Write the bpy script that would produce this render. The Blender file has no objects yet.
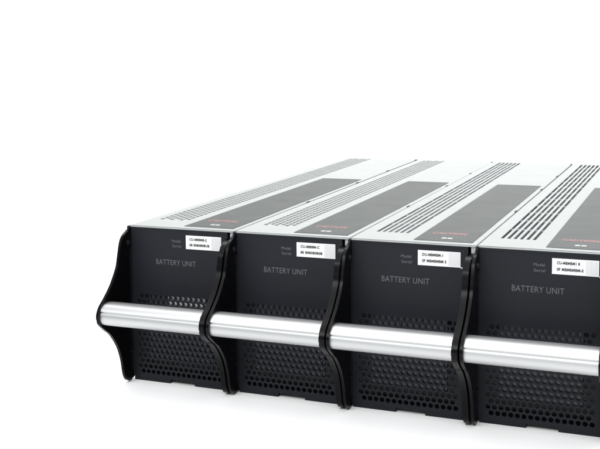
import bpy, bmesh, math
from mathutils import Matrix, Vector

S = bpy.context.scene
COL = S.collection

# ------------------------------------------------------------------ camera
cd = bpy.data.cameras.new('camera')
cam = bpy.data.objects.new('camera', cd)
COL.objects.link(cam)
RX = Vector((0.9079022337, 0.4189083509, -0.0151435674))
DN = Vector((0.0234589869, -0.0868462843, -0.9959454799))
FW = Vector((-0.4185250410, 0.9038658731, -0.0886751010))
m = Matrix.Identity(4)
for r in range(3):
    m[r][0] = RX[r]; m[r][1] = -DN[r]; m[r][2] = -FW[r]
m.translation = Vector((0.54750835, -0.99832702, 0.34354045))
cam.matrix_world = m
cd.sensor_fit = 'HORIZONTAL'; cd.sensor_width = 36.0
cd.lens = 36.0 * 1096.9 / 600.0
cd.shift_x = (300 - 204.5) / 600.0
cd.shift_y = (150.0 - 224.5) / 600.0
cd.clip_start = 0.05; cd.clip_end = 100
S.camera = cam

# ------------------------------------------------------------------ world and studio lamps
w = bpy.data.worlds.new("World"); S.world = w
w.use_nodes = True
bg = w.node_tree.nodes['Background']
bg.inputs['Color'].default_value = (0.93, 0.97, 1.0, 1)
bg.inputs['Strength'].default_value = 0.38

def area(name, loc, target, sx, sy, power, color=(1, 1, 1)):
    l = bpy.data.lights.new(name, 'AREA')
    l.shape = 'RECTANGLE'; l.size = sx; l.size_y = sy; l.energy = power; l.color = color
    o = bpy.data.objects.new(name, l); COL.objects.link(o)
    o.location = loc
    d = Vector(target) - Vector(loc)
    o.rotation_euler = d.to_track_quat('-Z', 'Y').to_euler()
    return o
area('overhead_softbox', (0.3, 0.0, 2.2), (0.3, 0.0, 0), 2.8, 2.8, 48)
area('front_softbox', (0.1, -2.1, 2.0), (0.2, -0.2, 0.0), 2.4, 1.2, 72)
area('edge_highlight_strip', (1.75, -0.75, 0.95), (0.3, -0.05, 0.08), 0.05, 1.0, 1.2)  # unseen strip lamp, added for highlights along the bracket edges
area('backdrop_lamp', (0.0, 1.5, 2.6), (-0.2, 3.2, 0.7), 4.0, 0.8, 130)

S.view_settings.view_transform = 'Standard'
try: S.view_settings.look = 'None'
except Exception: pass
S.view_settings.exposure = 0.0
S.view_settings.gamma = 1.0

# ------------------------------------------------------------------ materials
def mat(name, col, rough=0.5, metal=0.0, spec=0.5, noise=0.0, nscale=60.0, bump=0.0, bscale=900.0,
        stretch=(1, 1, 1), rvar=0.0, coat=0.0):
    mt = bpy.data.materials.new(name); mt.use_nodes = True
    nt = mt.node_tree; b = nt.nodes['Principled BSDF']
    b.inputs['Base Color'].default_value = (*col, 1)
    b.inputs['Roughness'].default_value = rough
    b.inputs['Metallic'].default_value = metal
    b.inputs['Specular IOR Level'].default_value = spec
    b.inputs['Coat Weight'].default_value = coat
    tc = nt.nodes.new('ShaderNodeTexCoord')
    mp = nt.nodes.new('ShaderNodeMapping'); mp.inputs['Scale'].default_value = stretch
    nt.links.new(tc.outputs['Object'], mp.inputs['Vector'])
    if noise > 0 or rvar > 0:
        n = nt.nodes.new('ShaderNodeTexNoise')
        n.inputs['Scale'].default_value = nscale; n.inputs['Detail'].default_value = 5
        nt.links.new(mp.outputs['Vector'], n.inputs['Vector'])
        if noise > 0:
            mr = nt.nodes.new('ShaderNodeMapRange')
            mr.inputs['To Min'].default_value = 1 - noise; mr.inputs['To Max'].default_value = 1 + noise
            mr.inputs['From Min'].default_value = 0.25; mr.inputs['From Max'].default_value = 0.75
            nt.links.new(n.outputs['Fac'], mr.inputs['Value'])
            mx = nt.nodes.new('ShaderNodeMix'); mx.data_type = 'RGBA'; mx.blend_type = 'MULTIPLY'
            mx.inputs['Factor'].default_value = 1.0
            mx.inputs['A'].default_value = (*col, 1)
            nt.links.new(mr.outputs['Result'], mx.inputs['B'])
            nt.links.new(mx.outputs['Result'], b.inputs['Base Color'])
        if rvar > 0:
            m2 = nt.nodes.new('ShaderNodeMapRange')
            m2.inputs['To Min'].default_value = max(0.02, rough - rvar); m2.inputs['To Max'].default_value = rough + rvar
            nt.links.new(n.outputs['Fac'], m2.inputs['Value'])
            nt.links.new(m2.outputs['Result'], b.inputs['Roughness'])
    if bump > 0:
        n2 = nt.nodes.new('ShaderNodeTexNoise')
        n2.inputs['Scale'].default_value = bscale; n2.inputs['Detail'].default_value = 3
        nt.links.new(mp.outputs['Vector'], n2.inputs['Vector'])
        bp = nt.nodes.new('ShaderNodeBump'); bp.inputs['Strength'].default_value = bump
        bp.inputs['Distance'].default_value = 0.0003
        nt.links.new(n2.outputs['Fac'], bp.inputs['Height'])
        nt.links.new(bp.outputs['Normal'], b.inputs['Normal'])
    return mt

M_back = mat('backdrop_white', (0.93, 0.93, 0.93), 0.9, spec=0.1)
M_lid = mat('light_grey_paint', (0.362, 0.38, 0.375), 0.55, spec=0.15, noise=0.03, nscale=25, bump=0.05, bscale=1500)
M_side = mat('white_steel', (0.42, 0.44, 0.435), 0.4, spec=0.3, noise=0.03)
M_inside = mat('dark_interior', (0.006, 0.006, 0.007), 0.7)
M_liner = mat('grey_liner', (0.19, 0.2, 0.196), 0.7)
M_label = mat('grey_label', (0.040, 0.047, 0.044), 0.5, spec=0.2, noise=0.1, nscale=30, rvar=0.06)
M_red = mat('red_ink', (0.14, 0.028, 0.024), 0.45)
M_faint = mat('faint_ink', (0.06, 0.045, 0.045), 0.5)
M_white = mat('white_ink', (0.4, 0.4, 0.4), 0.5)
M_panel = mat('charcoal_plastic', (0.0112, 0.0126, 0.0166), 0.44, spec=0.16, noise=0.12, nscale=18, bump=0.12, bscale=1400, rvar=0.06)
M_gloss = mat('black_gloss_plastic', (0.0018, 0.0018, 0.0024), 0.26, spec=0.12, rvar=0.05, nscale=40)
M_alu = mat('brushed_aluminium', (0.50, 0.508, 0.513), 0.44, metal=1.0, noise=0.03, nscale=220, stretch=(0.03, 1, 1), bump=0.04, bscale=600)
M_inner = mat('slate_battery_case', (0.040, 0.045, 0.055), 0.4, noise=0.2, nscale=40)
M_glint = mat('glint_metal', (0.5, 0.5, 0.5), 0.35, metal=1.0)
M_sticker = mat('sticker_paper', (0.74, 0.75, 0.76), 0.35, noise=0.02, nscale=80)
M_bars = mat('pale_grey_ink', (0.42, 0.42, 0.43), 0.45)
M_ink = mat('black_ink', (0.015, 0.015, 0.015), 0.5)
M_greyink = mat('grey_ink', (0.085, 0.089, 0.1), 0.5)

# ------------------------------------------------------------------ helpers
def link(name, bm, mt, parent=None, smooth=False):
    me = bpy.data.meshes.new(name)
    bmesh.ops.recalc_face_normals(bm, faces=bm.faces)
    bm.to_mesh(me); bm.free()
    for x in (mt if isinstance(mt, (list, tuple)) else [mt]):
        me.materials.append(x)
    if smooth:
        for p in me.polygons: p.use_smooth = True
    o = bpy.data.objects.new(name, me); COL.objects.link(o)
    if parent: o.parent = parent
    return o

def box(bm, x0, x1, y0, y1, z0, z1, mi=0, bev=0.0):
    v = [bm.verts.new((x, y, z)) for x in (x0, x1) for y in (y0, y1) for z in (z0, z1)]
    fs = []
    for q in ((0, 1, 3, 2), (4, 6, 7, 5), (0, 4, 5, 1), (2, 3, 7, 6), (0, 2, 6, 4), (1, 5, 7, 3)):
        f = bm.faces.new([v[i] for i in q]); f.material_index = mi; fs.append(f)
    if bev > 0:
        es = list({e for f in fs for e in f.edges})
        bmesh.ops.bevel(bm, geom=es, offset=bev, segments=2, affect='EDGES', profile=0.5)

def prism(bm, yz, x0, x1):
    """a (Y,Z) outline extruded along X"""
    a = [bm.verts.new((x0, y, z)) for y, z in yz]
    b = [bm.verts.new((x1, y, z)) for y, z in yz]
    n = len(yz)
    caps = [bm.faces.new(a), bm.faces.new(b[::-1])]
    sides = [bm.faces.new((a[i], b[i], b[(i + 1) % n], a[(i + 1) % n])) for i in range(n)]
    return caps, sides

def catmull(pts, n=5):
    out = []
    for i in range(len(pts) - 1):
        p0 = pts[max(i - 1, 0)]; p1 = pts[i]; p2 = pts[i + 1]; p3 = pts[min(i + 2, len(pts) - 1)]
        for k in range(n):
            t = k / n
            out.append(tuple(0.5 * (2 * b + (c - a) * t + (2 * a - 5 * b + 4 * c - d) * t * t + (3 * b - a - 3 * c + d) * t ** 3)
                             for a, b, c, d in zip(p0, p1, p2, p3)))
    out.append(pts[-1])
    return out

def text_mesh(s, width, height, spacing=1.0, bold=0.0):
    """lettering as a mesh in its own XY plane, origin bottom left, scaled to width x height"""
    cu = bpy.data.curves.new('lettering', 'FONT')
    cu.body = s; cu.size = 1.0; cu.space_character = spacing; cu.extrude = 0.0; cu.offset = bold; cu.resolution_u = 4
    o = bpy.data.objects.new('lettering', cu); COL.objects.link(o)
    dg = bpy.context.evaluated_depsgraph_get(); dg.update()
    me = bpy.data.meshes.new_from_object(o.evaluated_get(dg))
    bpy.data.objects.remove(o)
    xs = [v.co.x for v in me.vertices]; ys = [v.co.y for v in me.vertices]
    x0, x1, y0, y1 = min(xs), max(xs), min(ys), max(ys)
    vs = [((v.co.x - x0) / (x1 - x0) * width, (v.co.y - y0) / (y1 - y0) * height) for v in me.vertices]
    fs = [list(p.vertices) for p in me.polygons]
    bpy.data.meshes.remove(me)
    return vs, fs

def add_text(bm, s, width, height, fn, spacing=1.0, bold=0.0):
    vs, fs = text_mesh(s, width, height, spacing, bold)
    bv = [bm.verts.new(fn(x, y)) for x, y in vs]
    for f in fs:
        try: bm.faces.new([bv[i] for i in f])
        except ValueError: pass

def link_flat(name, bm, mt, parent, want):
    """thin printed lettering: all faces turned towards `want`"""
    for f in bm.faces:
        f.normal_update()
        if f.normal.dot(Vector(want)) < 0: f.normal_flip()
    me = bpy.data.meshes.new(name); bm.to_mesh(me); bm.free(); me.materials.append(mt)
    o = bpy.data.objects.new(name, me); COL.objects.link(o); o.parent = parent
    return o

# ------------------------------------------------------------------ setting: one white sheet, floor sweeping up into the backdrop
bm = bmesh.new()
prof = [(-6.0, 0.0), (2.2, 0.0)]
for k in range(1, 13):
    a = math.radians(90 * k / 12)
    prof.append((2.2 + 1.2 * math.sin(a), 1.2 * (1 - math.cos(a))))
prof.append((3.4, 4.5))
rows = [[bm.verts.new((x, y, z)) for x in (-6.0, 6.0)] for y, z in prof]
for a, b in zip(rows, rows[1:]):
    bm.faces.new((a[0], a[1], b[1], b[0]))
o = link('backdrop', bm, M_back, smooth=True)
o['kind'] = 'structure'

# ------------------------------------------------------------------ battery unit
H = 0.1648; D = 0.759; PITCH = 0.12
LX0, LX1 = -0.0022, 0.1163

def lid_mesh(slot, bridge, stagger, fill):
    """painted lid with six rows of punched slots, as strips with real openings"""
    bm = bmesh.new()
    z1, z0 = H, H - 0.0012
    vx0, vx1, vy0, vy1 = 0.0085, 0.0435, 0.046, 0.744
    n = 6; pit = (vx1 - vx0) / n; sw = pit * fill
    def quad(xa, xb, ya, yb, z=z1):
        bm.faces.new([bm.verts.new(c) for c in ((xa, ya, z), (xb, ya, z), (xb, yb, z), (xa, yb, z))])
    def strip(xa, xb): quad(xa, xb, 0.0, D)
    holes = []
    strip(LX0, vx0)
    x = vx0
    for r in range(n):
        a = x + (pit - sw) / 2; b = a + sw
        if r == 0: strip(x, a)
        y = vy0 + (stagger * (slot + bridge) * (r % 2))
        quad(a, b, 0.0, y)
        while True:
            ye = min(y + slot, vy1)
            holes.append((a, b, y, ye))
            yn = ye + bridge
            if yn + slot * 0.4 > vy1:
                quad(a, b, ye, D); break
            quad(a, b, ye, yn); y = yn
        nx = (x + pit + (pit - sw) / 2) if r < n - 1 else LX1
        strip(b, nx)
        x += pit
    for a, b, ya, yb in holes:                                   # slot walls
        c = [(a, ya), (b, ya), (b, yb), (a, yb)]
        for i in range(4):
            p, q = c[i], c[(i + 1) % 4]
            bm.faces.new([bm.verts.new(k) for k in ((*p, z1), (*q, z1), (*q, z0), (*p, z0))])
    # folded lips: front, sides, back
    fl = 0.0015
    box(bm, LX0, LX1, -0.0008, 0.0, H - fl, H - 0.0003)
    for xa, xb in ((LX0 - 0.0003, LX0), (LX1, LX1 + 0.0003)):
        box(bm, xa, xb, 0.0002, D, H - 0.006, H - 0.0002)
    box(bm, LX0, LX1, D, D + 0.001, H - 0.006, H - 0.0002)
    me = bpy.data.meshes.new('lid')
    for f in bm.faces:
        if len(f.verts) == 4 and all(abs(v.co.z - z1) < 1e-7 for v in f.verts):
            f.normal_update()
            if f.normal.z < 0: f.normal_flip()
    bm.to_mesh(me); bm.free(); me.materials.append(M_lid)
    return me

def panel_mesh():
    """front panel: solid upper plate and a staggered field of real round holes below"""
    bm = bmesh.new()
    p, q, ncol, nrow = 0.00585, 0.00575, 16, 15
    x0, z0 = 0.0049, 0.0074
    X1 = x0 + (ncol + 0.5) * p; Z1 = z0 + nrow * q
    th = 0.0022; rad = 0.00226
    def quad(xa, xb, za, zb):
        bm.faces.new([bm.verts.new(c) for c in ((xa, 0, za), (xb, 0, za), (xb, 0, zb), (xa, 0, zb))])
    N = 16
    for r in range(nrow):
        off = 0 if r % 2 == 1 else p / 2
        if r % 2 == 1: quad(x0 + ncol * p, X1, z0 + r * q, z0 + (r + 1) * q)
        else: quad(x0, x0 + p / 2, z0 + r * q, z0 + (r + 1) * q)
        for c in range(ncol):
            cx = x0 + off + (c + .5) * p; cz = z0 + (r + .5) * q
            outer, inner, back = [], [], []
            for k in range(N):
                a = 2 * math.pi * k / N; ca, sa = math.cos(a), math.sin(a)
                mx = max(abs(ca), abs(sa))
                outer.append(bm.verts.new((cx + ca / mx * p / 2, 0, cz + sa / mx * q / 2)))
                inner.append(bm.verts.new((cx + ca * rad, 0, cz + sa * rad)))
                back.append(bm.verts.new((cx + ca * rad, th, cz + sa * rad)))
            for k in range(N):
                j = (k + 1) % N
                bm.faces.new((outer[k], outer[j], inner[j], inner[k]))
                bm.faces.new((inner[k], inner[j], back[j], back[k]))
    bmesh.ops.remove_doubles(bm, verts=bm.verts, dist=1e-6)
    px0, px1, pz1, pz0 = 0.0, 0.1086, 0.1612, 0.0042
    quad(px0, x0, pz0, pz1); quad(X1, px1, pz0, pz1)
    quad(x0, X1, pz0, z0); quad(x0, X1, Z1, pz1)
    box(bm, px0, 0.042, 0.0003, 0.004, 0.0, 0.0042)              # feet left and right of the notch
    box(bm, 0.070, px1, 0.0003, 0.004, 0.0, 0.0042)
    box(bm, px0 - 0.0012, px0, 0.0, 0.006, 0.0042, pz1)
    box(bm, -0.0034, -0.0012, -0.0045, 0.006, 0.1585, H - 0.0003, bev=0.0004)
    box(bm, px1, px1 + 0.0006, 0.0, 0.006, 0.0042, pz1)
    box(bm, px0 - 0.001, px1 + 0.0005, -0.0006, 0.004, pz1, H - 0.0017)      # top bead under the lid
    me = bpy.data.meshes.new('front_panel')
    bmesh.ops.recalc_face_normals(bm, faces=bm.faces)
    bm.to_mesh(me); bm.free(); me.materials.append(M_panel)
    return me

def child(name, me, parent):
    o = bpy.data.objects.new(name, me); COL.objects.link(o); o.parent = parent
    return o

FRONT = [(0.002, .1618), (-.003, .1612), (-.0085, .1592), (-.0155, .1562), (-.0205, .1515), (-.0238, .1435), (-.0268, .134), (-.0305, .1245),
         (-.0425, .1098), (-.0555, .0992), (-.0665, .0915), (-.0712, .0835), (-.0690, .0752), (-.058, .0664),
         (-.0455, .0578), (-.0318, .0425), (-.0242, .0268), (-.0208, .0132), (-.0170, .0055), (-.0110, .0015), (-.004, .0012)]
FRONT_LOW = [(0.002, .1572), (-.004, .1570), (-.0105, .1552), (-.0165, .1520), (-.0210, .1472)] + FRONT[5:]
def bracket_bm(x0, x1, front):
    yz = catmull(front, 5) + [(0.002, 0.0025), (0.0045, 0.010), (0.0045, 0.154)]
    bm = bmesh.new()
    caps, sides = prism(bm, yz, x0, x1)
    es = list({e for f in caps for e in f.edges})
    bmesh.ops.bevel(bm, geom=es, offset=0.0011, segments=3, affect='EDGES', profile=0.5, clamp_overlap=True)
    return bm

def cyl_x(bm, x0, x1, y, z, r, n=18):
    a = [bm.verts.new((x0, y + r * math.cos(2 * math.pi * k / n), z + r * math.sin(2 * math.pi * k / n))) for k in range(n)]
    b = [bm.verts.new((x1, v.co.y, v.co.z)) for v in a]
    bm.faces.new(a); bm.faces.new(b[::-1])
    for k in range(n): bm.faces.new((a[k], b[k], b[(k + 1) % n], a[(k + 1) % n]))

LID_SHORT = lid_mesh(0.0085, 0.0022, 0.5, 0.68)
LID_LONG = lid_mesh(0.058, 0.0010, 0.0, 0.52)
GROUP = 'battery units standing in a row'

def make_unit():
    t = bpy.data.objects.new('battery_unit', None); COL.objects.link(t)
    t.empty_display_size = 0.05
    # casing: white steel tray, dark inside under the slots and behind the front
    bm = bmesh.new()
    a, b, zt = -0.0018, 0.1159, H - 0.0014
    box(bm, a, b, 0.03, D - 0.0005, 0.0012, H - 0.0032, 2)
    for xa, xb in ((a - 0.0002, a + 0.001), (b - 0.001, b + 0.0002)):
        box(bm, xa, xb, 0.0068, D - 0.0006, 0.001, zt)
    box(bm, b - 0.0042, b, 0.001, 0.0066, 0.004, zt)          # front flange at the right corner
    box(bm, a + 0.001, b - 0.001, D - 0.0016, D - 0.0006, 0.001, zt)
    box(bm, 0.0002, 0.1084, 0.0066, 0.03, 0.0046, 0.0058, 1)
    link('casing', bm, [M_side, M_inside, M_liner], t)
    child('lid', LID_SHORT, t)
    # warning label on the lid with red lettering and a small white mark
    bm = bmesh.new(); box(bm, 0.0560, 0.1108, 0.0105, 0.460, H + 0.0001, H + 0.0004)
    lab = link('warning_label', bm, M_label, t)
    zt = H + 0.0005
    bm = bmesh.new(); add_text(bm, 'CAUTION', 0.033, 0.0125, lambda x, y: (0.0645 + x, 0.0475 + y, zt), 1.08, 0.085)
    link_flat('red_lettering', bm, M_red, lab, (0, 0, 1))
    bm = bmesh.new()
    for xa in (0.079, 0.0845):
        box(bm, xa, xa + 0.0045, 0.0235, 0.0295, H + 0.0004, H + 0.0006)
    link('printed_mark', bm, M_white, lab)
    bm = bmesh.new()
    for k in range(2):
        add_text(bm, 'IIIIIIII', 0.014, 0.006, lambda x, y, k=k: (0.076 + x, 0.215 + k * 0.011 + y, zt))
    link_flat('faint_print', bm, M_faint, lab, (0, 0, 1))
    # small dark clips along the right-hand edge of the lid
    for y in (0.219, 0.419, 0.572, 0.742):
        bm = bmesh.new(); box(bm, 0.1152, 0.1170, y, y + 0.010, H + 0.0001, H + 0.0005)
        link('clip', bm, M_inside, t)
    # front panel with lettering, sticker
    pan = child('front_panel', panel_mesh(), t)
    bm = bmesh.new(); add_text(bm, 'BATTERY UNIT', 0.0453, 0.0055, lambda x, y: (0.0282 + x, -0.00012, 0.1254 + y), 1.06)
    link_flat('lettering', bm, M_greyink, pan, (0, -1, 0))
    bm = bmesh.new()
    add_text(bm, 'Model', 0.0098, 0.0028, lambda x, y: (0.0468 + x, -0.00012, 0.1494 + y))
    add_text(bm, 'Serial', 0.0098, 0.0028, lambda x, y: (0.0472 + x, -0.00012, 0.1443 + y))
    link_flat('caption', bm, M_greyink, pan, (0, -1, 0))
    bm = bmesh.new(); box(bm, 0.0628, 0.1022, -0.0004, -0.0001, 0.1434, 0.1575)
    st = link('rating_sticker', bm, M_sticker, pan)
    bm = bmesh.new()
    for k in range(10):
        xa = 0.0915 + k * 0.00105
        box(bm, xa, xa + 0.0004, -0.00052, -0.00035, 0.1441, 0.1568)
    link('fine_bars', bm, M_bars, st)
    # what shows through the holes
    bm = bmesh.new()
    box(bm, 0.0170, 0.0900, 0.0026, 0.0062, 0.0245, 0.0955, bev=0.0004)
    link('inner_plate', bm, M_inner, t)
    bm = bmesh.new(); box(bm, 0.0400, 0.0840, 0.0023, 0.0025, 0.0800, 0.0925)  # bright strip added to stand in for glints of light in the upper holes
    link('glint_strip', bm, M_glint, t)
    # brackets
    for x0, x1, fr in ((-0.0038, -0.0009, FRONT), (0.1090, 0.1144, FRONT_LOW)):
        br = link('bracket', bracket_bm(x0, x1, fr), M_gloss, t)
        for f in br.data.polygons: f.use_smooth = len(f.vertices) == 4
        br.data.set_sharp_from_angle(angle=math.radians(40))
        bm = bmesh.new()
        cyl_x(bm, x1, x1 + 0.0012, -0.0075, 0.1475, 0.0028); cyl_x(bm, x1 + 0.0012, x1 + 0.0018, -0.0075, 0.1475, 0.0015)
        link('hinge_pin', bm, M_panel, br)
        bm = bmesh.new()
        box(bm, x1, x1 + 0.0006, -0.0030, -0.0022, 0.012, 0.142)
        box(bm, x1 + 0.0001, x1 + 0.0009, -0.0085, -0.0020, 0.0315, 0.0325)
        link('moulded_rib', bm, M_panel, br)
    # handle: aluminium extrusion with a fine groove along its face
    top = catmull([(-.044, .0930), (-.052, .0940), (-.0578, .0937), (-.0618, .0926), (-.0648, .0907), (-.0664, .0889), (-.0671, .0877)], 3)
    low = catmull([(-.0672, .0855), (-.0679, .0836), (-.0682, .0805), (-.0674, .0770), (-.0650, .0744), (-.0615, .0727), (-.0575, .0718), (-.050, .0712), (-.044, .0720)], 3)
    hp = top + [(-.0662, .0873), (-.0662, .0861)] + low + [(-.041, .076), (-.041, .089)]
    bm = bmesh.new(); prism(bm, hp, -0.0008, 0.1088)
    h = link('handle', bm, M_alu, t)
    for f in h.data.polygons: f.use_smooth = len(f.vertices) == 4
    h.data.set_sharp_from_angle(angle=math.radians(38))
    return t

def children(o): return [c for c in bpy.data.objects if c.parent == o]
def copy_tree(o, parent=None):
    c = o.copy(); COL.objects.link(c)
    if parent: c.parent = parent
    for ch in children(o): copy_tree(ch, c)
    return c

unit = make_unit()
units = [unit] + [copy_tree(unit) for _ in range(3)]
LABELS = [
    'leftmost black battery unit, left bracket bare against white, bright specks in its upper holes',
    'black battery unit with finely perforated lid vent, second from the left of the row',
    'black battery unit with long lid slots, between the cut-off unit and a finely perforated one',
    'nearest black battery unit with bold long lid slots, cut off by right picture edge']
for i, t in enumerate(units):
    t.location = (i * PITCH, (0.0, 0.0006, -0.0004, 0.0003)[i], 0)
    t.rotation_euler = (0, 0, math.radians((0.05, -0.06, 0.04, -0.03)[i]))
    t['label'] = LABELS[i]; t['category'] = 'battery unit'; t['group'] = GROUP
    for ch in children(t):
        kind = ch.name.split('.')[0]
        if kind == 'lid' and i >= 2: ch.data = LID_LONG
        if kind == 'glint_strip' and i > 0: bpy.data.objects.remove(ch)

# the two lines printed on each sticker
PRINT = [('CU-8M8M8-2', 'S8 8080808UB'), ('CU-8888M-C', '80 80B0B0B0B'), ('DU-MBMBM-1', 'SF MBMBMBM S'), ('CU-MBMBM1 8', 'SF MBMBMBM-S')]
for t, (l1, l2) in zip(units, PRINT):
    pan = [c for c in children(t) if c.name.startswith('front_panel')][0]
    st = [c for c in children(pan) if c.name.startswith('rating_sticker')][0]
    bm = bmesh.new()
    add_text(bm, l1, 0.0195, 0.0028, lambda x, y: (0.0668 + x, -0.00052, 0.1522 + y), 1.1, 0.05)
    add_text(bm, l2, 0.0225, 0.0028, lambda x, y: (0.0668 + x, -0.00052, 0.1464 + y), 1.1, 0.05)
    link_flat('sticker_print', bm, M_ink, st, (0, -1, 0))

# a tiny white spot beside the sticker on the two right-hand units
for t in units[2:]:
    pan = [c for c in children(t) if c.name.startswith('front_panel')][0]
    bm = bmesh.new(); box(bm, 0.1024, 0.1042, -0.0006, -0.0001, 0.1424, 0.1440, bev=0.0002)
    link('white_spot', bm, M_white, pan)

S.render.engine = 'CYCLES'
